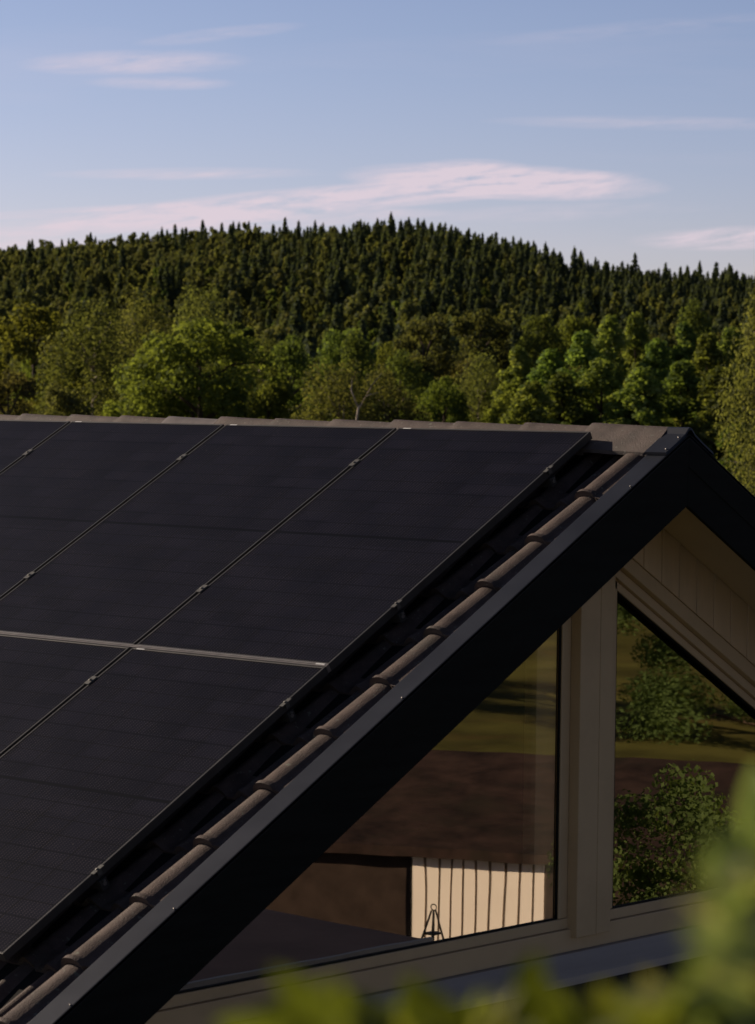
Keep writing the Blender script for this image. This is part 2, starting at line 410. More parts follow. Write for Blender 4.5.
win = empty('gable_window', (0, 0, 0)); win.parent = house
tag(win, 'triangular gable window with beige frame and central post')
def wb(mb, name, mat, par=win, **k): return mb.build(name, mat, par, **k)
T = math.tan(TH)
def slanted(mb, top, bot, x0, x1, side):     # slanted rail of the head; top/bot are z offsets at the ridge line
    ye = YR+side*((2.30+top)/T)          # meets the bottom rail
    yf = YR+side*((2.30+bot)/T)
    mb.prism_x([(YR, top), (ye, -2.30), (yf, -2.30), (YR, bot)] if side > 0 else [(YR, top), (YR, bot), (yf, -2.30), (ye, -2.30)], x0, x1)
for sd in (-1, 1):
    mb = HB(); slanted(mb, -.4395, -.512, -.110, -.026, sd); wb(mb, 'head_trim', M['frame_paint'], bevel=.004)
    mb = HB(); slanted(mb, -.5135, -.560, -.112, -.062, sd); slanted(mb, -.5615, -.600, -.115, -.084, sd); wb(mb, 'sash_frame', M['frame_paint'], bevel=.003)
mb = HB(); mb.box(-.1125, -.064, -3.1, 3.33, -2.298, -2.20); mb.box(-.1120, -.082, -2.62, 2.86, -2.1985, -2.152); wb(mb, 'bottom_rail', M['frame_paint'], bevel=.003)
mb = HB(); mb.box(-.090, -.030, -.004, .133, -2.236, -.45); mb.box(-.0895, -.0305, .136, .236, -2.236, -.45); mb.box(-.115, -.084, -.066, -.0055, -2.1505, -.50); mb.box(-.115, -.084, .2375, .318, -2.1505, -.50); 
wb(mb, 'post', M['frame_paint'], bevel=.004)
mb = HB(); mb.box(-.034, -.0282, .045, .187, -2.22, -.50)
# gaskets, thin black strips round the panes
def zg(y): return -.602-T*abs(y-YR)
for sd, ya in ((-1, -.068), (1, .320)):
    g = HB()
    g.box(-.100, -.0895, min(ya, ya+sd*.006), max(ya, ya+sd*.006), -2.15, zg(ya)-.004)
    g.box(-.100, -.0895, min(ya+sd*.006, YR+sd*2.72), max(ya+sd*.006, YR+sd*2.72), -2.151, -2.146)
    yb = YR+sd*2.70
    g.hexa([(-.0995, ya, zg(ya)-.006), (-.0895, ya, zg(ya)-.006), (-.0895, yb, zg(yb)-.006), (-.0995, yb, zg(yb)-.006),
            (-.0995, ya, zg(ya)), (-.0895, ya, zg(ya)), (-.0895, yb, zg(yb)), (-.0995, yb, zg(yb))])
    wb(g, 'gasket', M['gasket'])
    p = HB(); ye = YR+sd*(2.155-.600)/T
    p.add([(-.1005, ya, -2.152), (-.1005, ye, -2.152), (-.1005, ya, zg(ya))], [(0, 1, 2)] if sd > 0 else [(0, 2, 1)])
    o = wb(p, 'pane', M['glass'])
# sill flashing
mb = HB(); mb.hexa([(-.07, -3.2, -2.305), (-.05, -3.2, -2.298), (-.05, 3.4, -2.298), (-.07, 3.4, -2.305), (-.07, -3.2, -2.300), (-.035, -3.2, -2.2985), (-.035, 3.4, -2.2985), (-.07, 3.4, -2.300)])
mb = HB()
prof = [(-.075, -2.2995), (-.040, -2.3005), (.030, -2.385), (.034, -2.420), (.030, -2.421), (.024, -2.390), (-.045, -2.309), (-.075, -2.306)]
n = len(prof); vs = [(x, -3.25, z) for x, z in prof]+[(x, 3.45, z) for x, z in prof]
mb.add(vs, [tuple(range(n)), tuple(range(n, 2*n))[::-1]]+[(i, n+i, n+(i+1) % n, (i+1) % n) for i in range(n)])
wb(mb, 'sill_flashing', M['flash'])
# lower walls
mb = HB()
mb.box(-.28, -.076, -3.95, 4.19, GROUND, -2.306)
yk = -3.95
while yk < 4.15:     # vertical boards
    mb.box(-.0755, -.050, yk, min(yk+.138, 4.19), GROUND+.25, -2.31); yk += .145
mb.box(XL+.3, -.29, -3.95, -3.75, GROUND, -2.55); mb.box(XL+.3, -.29, 3.99, 4.19, GROUND, -2.55)
mb.box(XL+.1, XL+.29, -3.95, 4.19, GROUND, -2.55)
mb.prism_x([(-3.9, -2.56), (4.14, -2.56), (YR, -.30)], XL+.12, XL+.27)
mb.build('wall', M['navy'], house)
# pale inner frame board standing right behind the left pane
mb = HB(); mb.prism_x([(-.205, -2.15), (-.069, -2.15), (-.069, zg(-.069)-.01), (-.205, zg(-.205)-.01)], -.140, -.112); mb.build('inner_frame', M['lining'], win, bevel=.003)
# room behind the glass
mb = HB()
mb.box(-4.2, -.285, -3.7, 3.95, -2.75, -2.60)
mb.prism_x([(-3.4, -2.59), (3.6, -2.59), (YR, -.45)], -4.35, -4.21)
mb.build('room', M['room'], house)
mb = HB(); mb.box(-.285, -.118, -.078, -.066, -2.19, -.93); mb.box(-.285, -.118, .304, .316, -2.19, -.93); pass
mb.build('window_lining', M['lining'], win)

# ------------------------------------------------------------------ solar panels
EY = Vector((0, c, s)); EX = Vector((1, 0, 0)); EN = Vector((0, -s, c))
ROT = Matrix((EX, EY, EN)).transposed().to_euler()
def local_box(mb, x0, x1, y0, y1, z0, z1): mb.box(x0, x1, y0, y1, z0, z1)
def make_panel():
    t = empty('solar_panel')
    fr = MB()
    w, h, d, l = PW, PH, .035, .0095
    fr.box(-w, -w+l, -h, 0, -d, 0); fr.box(-l, 0, -h, 0, -d, 0)
    fr.box(-w+l, -l, -l, -.0002, -d, -.0002); fr.box(-w+l, -l, -h+.0002, -h+l, -d, -.0002)
    fr.build('frame', M['pframe'], t, bevel=.0012)
    g = MB(); g.box(-w+l, -l, -h+l, -l, -.006, -.0015); g.build('glass_face', M['cells'], t)
    st = MB(); st.box(-w+.03, -w+.078, -.0095, -.0015, 0, .0006); st.build('sticker', M['sticker'], t)
    return t
def copy_tree(o, parent=None):
    k = o.copy(); C.objects.link(k); k.parent = parent
    for ch_ in list(o.children): copy_tree(ch_, k)
    return k
proto = make_panel()
col_words = ['nearest the verge', 'second from the verge', 'third from the verge', 'fourth from the verge']
first = True
panels = {}
for rr in range(2):
    for cc in range(4 if rr == 0 else 3):
        o = proto if first else copy_tree(proto)
        first = False
        p = RP(-cc*(PW+GAP), rr*(PH+GAP), 0)
        o.location = p; o.rotation_euler = ROT
        tag(o, 'black solar panel in the %s row, %s' % (('upper', 'lower')[rr], col_words[cc]), 'solar panel', 'black solar panels mounted on the roof')
        panels[rr, cc] = o
# clamps: two on each long side, a mid clamp belongs to the panel on its left
def clamp(par, x, y, end=False):
    mb = MB()
    w = .030 if not end else .020
    mb.box(x-w/2, x+w/2, y-.028, y+.028, .0004, .0042)
    mb.box(x-.007, x+.007, y-.026, y+.026, -.04, .0002) if not end else mb.box(x+.0045, x+.0075, y-.010, y+.010, -.020, .0002)
    mb.tube([(x, y, .0042), (x, y, .0085), (x, y, .0095)], [.0065, .0065, .004], 8)
    mb.build('clamp', M['alu_dark'], par)
for (rr, cc), o in panels.items():
    for b_ in ((.333, 1.428) if rr == 0 else (2.157, 3.268)):
        y = -(b_-rr*(PH+GAP))
        if cc == 0: clamp(o, .004, y, True)
        clamp(o, -PW-GAP/2, y)
# bright edge clips at the row joint
for (rr, cc), o in panels.items():
    if rr == 0 and cc == 0:
        mb = MB(); mb.box(-.062, -.012, -PH-.013, -PH-.004, -.004, .0035); mb.build('edge_clip', M['sticker'], o)
# strip in the joint between the rows, rails below the panels
jl = 4*(PW+GAP)
mb = MB(); mb.box(-3*(PW+GAP)+GAP, .002, -.009, -.0015, -.030, .0018); mb.box(-3*(PW+GAP)+GAP, .002, -GAP+.0015, -GAP+.009, -.030, .0012); mb.box(-3*(PW+GAP)+GAP, .002, -GAP+.009, -.009, -.030, -.010)
o = mb.build('joint_strip', M['alu']); o.location = RP(0, PH, 0); o.rotation_euler = ROT
tag(o, 'thin pale aluminium strip filling the joint between upper and lower solar panel rows', 'metal strip')
rl = ['uppermost mounting rail under the solar panels, its bolt end just below the ridge', 'mounting rail under the lower half of the upper panel row', 'mounting rail under the top of the lower panel row, just under the pale strip', 'lowest mounting rail under the solar panels, near the eave']
for b_, lb in zip((.333, 1.428, 2.157, 3.268), rl):
    t = empty('mounting_rail', RP(0, b_, -.058)); t.rotation_euler = ROT
    mb = MB(); mb.box(-4*(PW+GAP), .012, -.018, .018, -.022, .020); mb.build('rail', M['pframe'], t)
    mb = MB(); mb.tube([(.012, 0, 0), (.0155, 0, 0)], [.008, .008], 8); mb.box(.012, .022, -.004, .004, .012, .018); mb.build('rail_end_bolt', M['alu'], t)
    for k in range(4):
        mb = MB(); mb.box(-.25-k*1.1, -.21-k*1.1, -.02, .015, -.058, -.0225); mb.build('bracket', M['alu_dark'], t)
    tag(t, lb, 'mounting rail', 'mounting rails under the solar panels')

# ------------------------------------------------------------------ terrain
PX = [-900, -300, 0, 60, 120, 200, 300, 380, 430, 480, 520, 560, 620, 700, 755, 1100, 2000]
PY = [300, 260, 250, 248, 243, 237, 234, 228, 229, 239, 250, 262, 273, 280, 282, 292, 320]
CREST = 650.; TREEH = 7.6
def tsize(t): return float(np.interp(t, [260, 420, 600], [.86, .64, .54]))
def hor(px): return 399+.0125*px
def tl(x, y):
    dx, dy = x-CAM[0], y-CAM[1]
    return dx*FH[0]+dy*FH[1], dx*RH[0]+dy*RH[1]
def gz(x, y):
    t, l = tl(x, y)
    if t < 235: return GROUND
    px = 377.5+FPX*l/t
    yt = np.interp(px, PX, PY)
    zc = .1+(hor(min(max(px, -900), 2000))-yt)/FPX*CREST-TREEH
    u = min(1, max(0, (t-235)/(CREST-235))); S_ = u*u*(3-2*u)
    z = GROUND+(zc-GROUND)*S_
    if t > CREST+30: z -= (t-CREST-30)*.05
    return max(z, GROUND-20)+1.2*math.sin(x*.031)*math.sin(y*.027)*S_
gs = [-3000, -1500, -800, -400, -200, -100, -50, 0, 50, 100, 150, 200]+list(np.arange(225, 760, 16))+[800, 900, 1100, 1500, 3000]
ls = [-3000, -1500, -800, -400, -300]+list(np.arange(-240, 241, 16))+[300, 400, 800, 1500, 3000]
vs = []; fs = []
for t in gs:
    for l in ls:
        x = CAM[0]+t*FH[0]+l*RH[0]; y = CAM[1]+t*FH[1]+l*RH[1]; vs.append((x, y, gz(x, y)))
n = len(ls)
for i in range(len(gs)-1):
    for j in range(n-1): fs.append((i*n+j, i*n+j+1, (i+1)*n+j+1, (i+1)*n+j))
tag(mesh_obj('ground', vs, fs, M['soil'], smooth=True), kind='structure')
tag(mesh_obj('lawn', [(-22, -30, GROUND+.01), (140, -30, GROUND+.01), (140, 120, GROUND+.01), (-22, 120, GROUND+.01)], [(0, 1, 2, 3)], M['grass']), kind='structure')
tag(mesh_obj('driveway', [(1, 4.6, GROUND+.02), (38, 4.6, GROUND+.02), (35, 27, GROUND+.02), (1, 27, GROUND+.02)], [(0, 1, 2, 3)], M['drive']), kind='structure')
tag(mesh_obj('road', [(16, 31, GROUND+.024), (60, 14, GROUND+.024), (61, 17, GROUND+.024), (17, 35.5, GROUND+.024)], [(0, 1, 2, 3)], M['asphalt']), kind='structure')

# ------------------------------------------------------------------ trees
def leaf_mesh(name, P, size, Nrm, mat, tint, tri=False, aspect=1.0):
    n = len(P); P = np.asarray(P, float); Nrm = Nrm/(np.linalg.norm(Nrm, axis=1)[:, None]+1e-9)
    a = np.cross(Nrm, rng.normal(size=(n, 3))); a /= np.linalg.norm(a, axis=1)[:, None]+1e-9
    b_ = np.cross(Nrm, a); sz = np.asarray(size)[:, None]
    if tri:
        V = np.stack([P+a*sz*.62, P-a*sz*.31+b_*sz*.54*aspect, P-a*sz*.31-b_*sz*.54*aspect], 1).reshape(-1, 3); k = 3
    else:
        V = np.stack([P+a*sz*.55, P+b_*sz*.38*aspect+Nrm*sz*.10, P-a*sz*.55, P-b_*sz*.38*aspect+Nrm*sz*.10], 1).reshape(-1, 3); k = 4
    return V, k, tint
def to_mesh(name, parts, mats):
    """parts: list of (V, k, tint, matindex) or MB trunk"""
    me = bpy.data.meshes.new(name)
    Vs = []; loops = []; starts = []; tots = []; mi = []; tn = []; off = 0; ls_ = 0
    for p in parts:
        if isinstance(p[0], MB):
            mb, idx = p; V = np.array(mb.v, float); Vs.append(V)
            for f in mb.f:
                loops.append(np.array(f)+off); starts.append([ls_]); tots.append([len(f)]); ls_ += len(f); mi.append([idx]); tn.append([.5])
            off += len(V)
        else:
            V, k, tint, idx = p; n = len(V)//k; Vs.append(V)
            loops.append(np.arange(n*k)+off); starts.append(np.arange(n)*k+ls_); tots.append(np.full(n, k)); ls_ += n*k; mi.append(np.full(n, idx)); tn.append(tint); off += len(V)
    V = np.concatenate(Vs); lo = np.concatenate(loops).astype(np.int32); st = np.concatenate(starts).astype(np.int32); to = np.concatenate(tots).astype(np.int32)
    me.vertices.add(len(V)); me.vertices.foreach_set('co', V.ravel())
    me.loops.add(len(lo)); me.loops.foreach_set('vertex_index', lo)
    me.polygons.add(len(st)); me.polygons.foreach_set('loop_start', st); me.polygons.foreach_set('loop_total', to)
    for m_ in mats: me.materials.append(m_)
    me.polygons.foreach_set('material_index', np.concatenate(mi).astype(np.int32))
    me.update(calc_edges=True); me.validate()
    at_ = me.attributes.new('tint', 'FLOAT', 'FACE'); at_.data.foreach_set('value', np.concatenate(tn).astype(np.float32))
    return me
def crown_points(H, rx, z0, nl, n, shape='dome', shell=.35):
    """leaf positions on many lobes spread over the crown"""
    cen = []; rad = []
    for i in range(nl):
        u = rng.uniform(0, 1)
        th = rng.uniform(0, 2*math.pi)
        if shape == 'dome':
            v = (i+.5)/nl; zz = v*rng.uniform(.86, 1.04); rr = math.sqrt(max(0, 1-min(1, zz)**2.2))*rng.uniform(.55, 1.02)
            r = rx*rng.uniform(.10, .27)
        elif shape == 'round':
            v = (i+.5)/nl; zz = v; rr = math.sqrt(max(0, 1-zz**2.3))*rng.uniform(.68, .97)
            r = rx*rng.uniform(.09, .20)
        elif shape == 'spire':
            v = (i+.5)/nl; zz = v; rr = (1-zz**2.4)*rng.uniform(.45, .98)
            r = rx*rng.uniform(.12, .26)*(1-.2*zz)
        else:   # loose, drooping
            v = (i+.5)/nl; zz = v; rr = math.sin(math.pi*(.12+.80*zz))**.8*rng.uniform(.4, .95)
            r = rx*rng.uniform(.20, .36)
        cen.append((rr*(rx-r*.6)*math.cos(th), rr*(rx-r*.6)*math.sin(th), z0+zz*(H-z0-r)+r*.1)); rad.append(r)
    cen = np.array(cen); rad = np.array(rad)
    w = rad**2; w /= w.sum(); idx = rng.choice(nl, n, p=w)
    d = rng.normal(size=(n, 3)); d /= np.linalg.norm(d, axis=1)[:, None]
    rr = (1-shell*rng.random(n)**1.5)*(1+.10*rng.normal(size=n)*(rng.random(n) < .3))
    stretch = np.array([1, 1, .85]) if shape != 'loose' else np.array([.85, .85, 1.35])
    P = cen[idx]+d*(rad[idx]*rr)[:, None]*stretch
    # drop those deep within other lobes
    keep = np.ones(n, bool)
    for j in range(nl):
        q = np.linalg.norm((P-cen[j])/stretch, axis=1)/rad[j]; keep &= ~((q < .55) & (idx != j))
    P, d, idx = P[keep], d[keep], idx[keep]
    nr = d+rng.normal(size=d.shape)*.8+np.array([0, 0, .25])
    tl_ = rng.uniform(.1, .9, nl)
    tint = np.clip(tl_[idx]*.6+.08+rng.random(len(idx))*.26, 0, 1)
    return P, nr, tint, cen, rad
def trunk_mb(H, z0, cen, r0, k=7, lim=14):
    mb = MB(); bend = rng.normal(size=2)*H*.015
    pts = [(0, 0, -.4), (bend[0]*.5, bend[1]*.5, z0*.6), (bend[0], bend[1], z0+.25*(H-z0)), (bend[0]*1.5, bend[1]*1.5, z0+.75*(H-z0))]
    mb.tube(pts, [r0*1.15, r0*.85, r0*.55, r0*.15], k)
    for j in range(0, len(cen), max(1, len(cen)//lim)):
        e = cen[j]; b0 = np.array([bend[0]*.7, bend[1]*.7, max(z0*.55, min(e[2]-.25*np.hypot(e[0], e[1])-.3, H*.7))])
        mid = (b0+e)/2+np.array([0, 0, .12*np.linalg.norm(e-b0)])
        mb.tube([b0, mid, e], [r0*.35, r0*.22, r0*.07], 5)
    return mb
def tree_variant(kind, H, rx, z0, nl, n, leaf, shape, leafmat, barkmat, r0, shell=.35, aspect=1.):
    P, nr, tint, cen, rad = crown_points(H, rx, z0, nl, n, shape, shell)
    V, k, t = leaf_mesh('c', P, leaf*rng.uniform(.6, 1.35, len(P)), nr, None, tint, aspect=aspect)
    cm = to_mesh(kind+'_crown', [(V, k, t, 0)], [leafmat])
    tm = to_mesh(kind+'_trunk', [(trunk_mb(H, z0, cen, r0), 0)], [barkmat])
    return cm, tm, H
VAR = {}
VAR['oak'] = [tree_variant('oak', 10, 5.2, 1.2, 120, 32000, .18, 'round', M['oakleaf'], M['bark'], .34, shell=.6) for _ in range(2)]
VAR['broad'] = [tree_variant('broad', 10, 3.6, 1.6, 65, 14000, .19, 'dome', M['oakleaf'], M['bark'], .22, shell=.7) for _ in range(3)]
VAR['dark'] = [tree_variant('dark', 10, 3.5, 1.4, 60, 13000, .19, 'dome', M['darkleaf'], M['bark'], .22, shell=.7) for _ in range(2)]
VAR['aspen'] = [tree_variant('aspen', 10, 2.6, .6, 90, 15000, .18, 'spire', M['aspenleaf'], M['bark'], .14, shell=.7) for _ in range(4)]
VAR['shrub'] = [tree_variant('shrub', 10, 3.6, .4, 70, 70000, .085, 'dome', M['darkleaf'], M['bark'], .16, shell=.8)]
VAR['birch'] = [tree_variant('birch', 11, 3.0, 2.0, 80, 17000, .15, 'loose', M['birchleaf'], M['birch_bark'], .15, shell=.7) for _ in range(3)]
VAR['rust'] = [tree_variant('rust', 10, 3.2, 1.2, 50, 11000, .19, 'dome', M['rustleaf'], M['bark'], .2, shell=.7) for _ in range(2)]
# small shade trees for the wooded hill, one mesh each
def far_conifer(H, rx, n, leaf):
    lv = int(H*1.6); P = []; nr = []; tn = []
    nb = 0
    for _ in range(n):
        z = H*(.10+.90*(1-rng.random()**.62))
        k = round(z/(H/lv))*(H/lv)*.35+z*.65
        env = rx*(1-(k/H))**.95+.10
        th = rng.uniform(0, 2*math.pi); lobe = .72+.28*math.cos(th*3+k*2.1)
        r = env*lobe*(.35+.65*math.sqrt(rng.random()))
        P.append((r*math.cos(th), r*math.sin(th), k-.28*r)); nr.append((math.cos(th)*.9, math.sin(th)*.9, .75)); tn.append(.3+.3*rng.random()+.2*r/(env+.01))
    P = np.array(P); nr = np.array(nr)+rng.normal(size=(n, 3))*.7
    V, k, t = leaf_mesh('s', P, leaf*rng.uniform(.6, 1.3, n)*(1-.2*P[:, 2]/H), nr, None, np.array(tn), tri=True)
    mb = MB(); mb.tube([(0, 0, -.5), (0, 0, H*.5), (0, 0, H*.94)], [.2, .13, .02], 5)
    return (V, k, t, 0), mb
def far_round(H, rx, z0, n, leaf, nl, shape, shell=.6):
    P, nr, tint, cen, rad = crown_points(H, rx, z0, nl, n, shape, shell)
    V, k, t = leaf_mesh('s', P, leaf*rng.uniform(.6, 1.3, len(P)), nr, None, tint, tri=True)
    return (V, k, t, 0), trunk_mb(H, z0, cen, .16, 5, 4)
FAR = {'spruce': [], 'pine': [], 'birch': [], 'broad': []}
for i in range(5): FAR['spruce'].append(far_conifer(rng.uniform(11, 14.5), rng.uniform(3.0, 3.9), 850, .85))
for i in range(4): FAR['pine'].append(far_round(rng.uniform(10.5, 13.5), rng.uniform(2.8, 3.9), 3.0, 850, .72, 16, 'loose', .7))
for i in range(3): FAR['birch'].append(far_round(rng.uniform(10, 12.5), rng.uniform(1.8, 2.4), 2.5, 800, .62, 16, 'loose', .7))
for i in range(3): FAR['broad'].append(far_round(rng.uniform(9.5, 11.5), rng.uniform(2.4, 3.2), 2.0, 1100, .58, 18, 'dome', .45))
FM = {'spruce': [M['spruceleaf'], M['bark']], 'pine': [M['pineleaf'], M['bark']], 'birch': [M['birchleaf'], M['birch_bark']], 'broad': [M['darkleaf'], M['bark']]}
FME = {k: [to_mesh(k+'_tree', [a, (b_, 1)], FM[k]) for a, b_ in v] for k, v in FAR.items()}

def ground_pt(px, t):
    l = (px-377.5)/FPX*t
    x = CAM[0]+t*FH[0]+l*RH[0]; y = CAM[1]+t*FH[1]+l*RH[1]
    return x, y, gz(x, y)
def near_tree(kind, px, ytop, t, wpx, name, label, group=None, cat='tree'):
    cm, tm, H0 = random.choice(VAR[kind])
    x, y, z = ground_pt(px, t)
    ztop = .1+(hor(px)-ytop)/FPX*t; Hh = ztop-z
    ref = {'oak': 8.0, 'broad': 5.4, 'dark': 5.2, 'aspen': 3.3, 'birch': 4.6, 'rust': 4.8}[kind]
    sx = wpx/FPX*t/ref; sz = Hh/H0
    e = empty(name, (x, y, z), rng.uniform(0, 6.28)); e.scale = (sx, sx, sz)
    tag(e, label, cat, group)
    for nm, me in (('crown', cm), ('trunk', tm)):
        o = bpy.data.objects.new(nm, me); C.objects.link(o); o.parent = e
    return e
T_ = near_tree
T_('oak', 200, 314, 152, 200, 'oak_tree', 'large bright green domed oak left of centre, rising just behind the ridge')
T_('broad', 30, 290, 172, 130, 'broadleaf_tree', 'bright green round-topped tree at the left edge')
T_('birch', 88, 300, 160, 100, 'birch_tree', 'olive birch between the left edge tree and the big domed oak')
T_('birch', 140, 290, 185, 75, 'birch_tree', 'tan birch with pale branches, just left of the big domed oak')
T_('birch', 197, 288, 205, 80, 'birch_tree', 'olive round birch crown peeping over the big domed oak')
T_('rust', 6, 358, 128, 80, 'broadleaf_tree', 'very dark brown bushy tree in the lower left corner of the wood')
T_('rust', 62, 372, 130, 70, 'broadleaf_tree', 'low dark brown tree under the olive birch at the left')
T_('dark', 290, 335, 166, 80, 'broadleaf_tree', 'dark green tree against the right flank of the big domed oak')
T_('broad', 268, 362, 146, 70, 'broadleaf_tree', 'small green bushy tree low at the right foot of the big domed oak')
T_('birch', 335, 362, 142, 100, 'birch_tree', 'low grey-green birch right behind the ridge beside the bare dead branch')
T_('birch', 385, 366, 146, 80, 'birch_tree', 'low olive birch above the middle of the ridge')
T_('dark', 345, 322, 205, 80, 'broadleaf_tree', 'dark rounded tree behind the low grey-green birch')
T_('rust', 425, 302, 230, 80, 'broadleaf_tree', 'tall brownish tree in the middle of the wood, under the highest part of the hill')
T_('rust', 478, 298, 240, 80, 'broadleaf_tree', 'brown-green tree right of the tall brownish one')
T_('dark', 400, 350, 178, 75, 'broadleaf_tree', 'dark green tree over the middle of the ridge')
T_('broad', 440, 372, 150, 65, 'broadleaf_tree', 'fresh green bush-like tree above the third bump of ridge tiles from the gable')
T_('birch', 480, 352, 172, 60, 'birch_tree', 'yellowish birch between the fresh green bush and the aspens')
T_('broad', 505, 380, 150, 60, 'broadleaf_tree', 'low green tree just left of the pale-tipped aspens')
T_('dark', 540, 308, 240, 70, 'broadleaf_tree', 'dark rounded tree standing behind the pale-tipped aspens')
T_('broad', 578, 296, 245, 60, 'broadleaf_tree', 'bright topped tree high behind the pale-tipped aspens')
T_('dark', 690, 300, 235, 70, 'broadleaf_tree', 'green tree up the slope above the right-hand aspens')
T_('rust', 640, 322, 220, 70, 'broadleaf_tree', 'brown tree behind the middle aspens')
T_('rust', 715, 322, 215, 60, 'broadleaf_tree', 'brownish tree behind the right-hand aspens')
T_('birch', 764, 288, 112, 84, 'birch_tree', 'tall brown-yellow birch at the right edge, nearest of the trees')
T_('rust', 790, 300, 118, 80, 'broadleaf_tree', 'brown tree mostly beyond the right edge')
asp = [(516, 350, 170, 52), (548, 352, 162, 55), (580, 334, 160, 58), (607, 318, 172, 50), (634, 316, 176, 48), (655, 342, 158, 56), (682, 326, 170, 52), (705, 336, 160, 56), (730, 330, 166, 56), (560, 376, 148, 62), (600, 362, 148, 66), (640, 370, 146, 66), (680, 364, 148, 66), (718, 370, 144, 66), (530, 384, 144, 60), (748, 384, 146, 60), (760, 420, 130, 60), (735, 428, 126, 60)]
for px, yt, t, w in asp:
    T_('aspen', px, yt-6, t, w*1.35, 'aspen_tree', 'green aspen with pale leaf tips in the dense stand behind the gable apex', 'pale-tipped aspens in the stand behind the gable')
# filler belt behind the named ones
for i in range(46):
    px = rng.uniform(-120, 880); t = rng.uniform(192, 262)
    kd = rng.choice(['broad', 'dark', 'birch', 'rust', 'aspen'], p=[.16, .34, .26, .16, .08])
    yt = hor(px)-(rng.uniform(8.0, 11.0)-7.1+max(0, (t-235)*.03))/t*FPX
    T_(kd, px, yt-18, t, rng.uniform(50, 85), 'birch_tree' if kd == 'birch' else 'broadleaf_tree', 'tree in the mixed belt at the foot of the wooded hill', 'mixed trees at the foot of the hill')
# bare dead branch standing up behind the ridge
x, y, z = ground_pt(352, 138)
mb = MB(); top = .1+(hor(352)-372)/FPX*138-z
mb.tube([(0, 0, 0), (0.05, 0, top*.6), (.25, .1, top*.8), (.9, .35, top*.93), (1.3, .6, top)], [.10, .07, .055, .035, .012], 6)
mb.tube([(.25, .1, top*.8), (-.15, 0, top*.9), (-.2, .1, top*.97)], [.05, .03, .01], 5); mb.tube([(.6, .25, top*.87), (1.3, .4, top*.89)], [.035, .01], 5)
o = mb.build('dead_tree', M['birch_bark'], smooth=True); o.location = (x, y, z)
tag(o, 'bare pale dead tree with forked top, just above the ridge', 'tree')

# wooded hillside
cand = []
t = 262.
while t < 672:
    l0, l1 = -t*.185, t*.185; l = l0
    while l < l1:
        tt = t+rng.uniform(-4.2, 4.2); ll = l+rng.uniform(-3, 3)
        px = 377.5+FPX*ll/tt
        hi = (t-262)/(672-262)
        dk = np.clip((px-120)/280, 0, 1)
        ps = .04+.86*hi*(.14+.86*dk)+.10*dk; pb = .06+.34*(1-hi)**1.2; pbr = .30*(1-hi)**2.0; pp = max(.06, 1-ps-pb-pbr)
        pn = math.sin(l*.075+.6)*math.sin(t*.045+l*.02); pp *= 1+1.2*max(0, pn); pb *= 1+2.2*max(0, -pn); pbr *= 1+1.5*max(0, -pn)
        w = np.array([ps, pp, pb, pbr]); w /= w.sum()
        kd = rng.choice(['spruce', 'pine', 'birch', 'broad'], p=w)
        cand.append((tt, ll, kd, px))
        l += rng.uniform(2.7, 4.6)*(.75+.25*tsize(t)/.9)
    t += 4.9*(tsize(t)/.9)**.7
sel = []; rest = []; cnt = {'spruce': 0, 'pine': 0, 'birch': 0, 'broad': 0}
def prio(q): return (0 if (q[0] > 632 and q[2] in ('spruce', 'pine')) else 1, q[0])
for q in sorted(cand, key=prio):
    if cnt[q[2]] < 295 and -90 < q[3] < 850: cnt[q[2]] += 1; sel.append(q)
    else: rest.append(q)
LBL = {'spruce': ('spruce_tree', 'dark pointed spruce on the wooded hill', 'spruces on the wooded hill'), 'pine': ('pine_tree', 'olive green pine on the wooded hill', 'pines on the wooded hill'),
       'birch': ('birch_tree', 'pale olive birch among the conifers of the wooded hill', 'birches on the wooded hill'), 'broad': ('broadleaf_tree', 'dark round tree low on the wooded hill', 'round trees low on the wooded hill')}
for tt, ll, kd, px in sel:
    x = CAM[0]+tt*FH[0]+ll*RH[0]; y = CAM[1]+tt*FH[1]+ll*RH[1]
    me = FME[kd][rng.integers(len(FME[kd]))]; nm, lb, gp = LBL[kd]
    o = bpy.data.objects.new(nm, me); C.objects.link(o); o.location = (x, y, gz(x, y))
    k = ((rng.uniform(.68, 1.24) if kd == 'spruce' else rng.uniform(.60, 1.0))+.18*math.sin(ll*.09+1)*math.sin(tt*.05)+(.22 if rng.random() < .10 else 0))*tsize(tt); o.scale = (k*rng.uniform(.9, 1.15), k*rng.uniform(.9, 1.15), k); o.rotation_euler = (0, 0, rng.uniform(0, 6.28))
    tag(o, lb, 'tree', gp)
parts = []; mats = [M['spruceleaf'], M['pineleaf'], M['birchleaf'], M['darkleaf']]; mi = {'spruce': 0, 'pine': 1, 'birch': 2, 'broad': 3}
for tt, ll, kd, px in rest:
    (V, k, tn, _), _mb = FAR[kd][rng.integers(len(FAR[kd]))]
    x = CAM[0]+tt*FH[0]+ll*RH[0]; y = CAM[1]+tt*FH[1]+ll*RH[1]
    a = rng.uniform(0, 6.28); kk = ((rng.uniform(.68, 1.24) if kd == 'spruce' else rng.uniform(.60, 1.0))+.18*math.sin(ll*.09+1)*math.sin(tt*.05)+(.22 if rng.random() < .10 else 0))*tsize(tt); ca, sa = math.cos(a)*kk, math.sin(a)*kk
    W = np.stack([V[:, 0]*ca-V[:, 1]*sa+x, V[:, 0]*sa+V[:, 1]*ca+y, V[:, 2]*kk+gz(x, y)], 1)
    parts.append((W, k, np.clip(tn+rng.uniform(-.25, .2), 0, 1), mi[kd]))
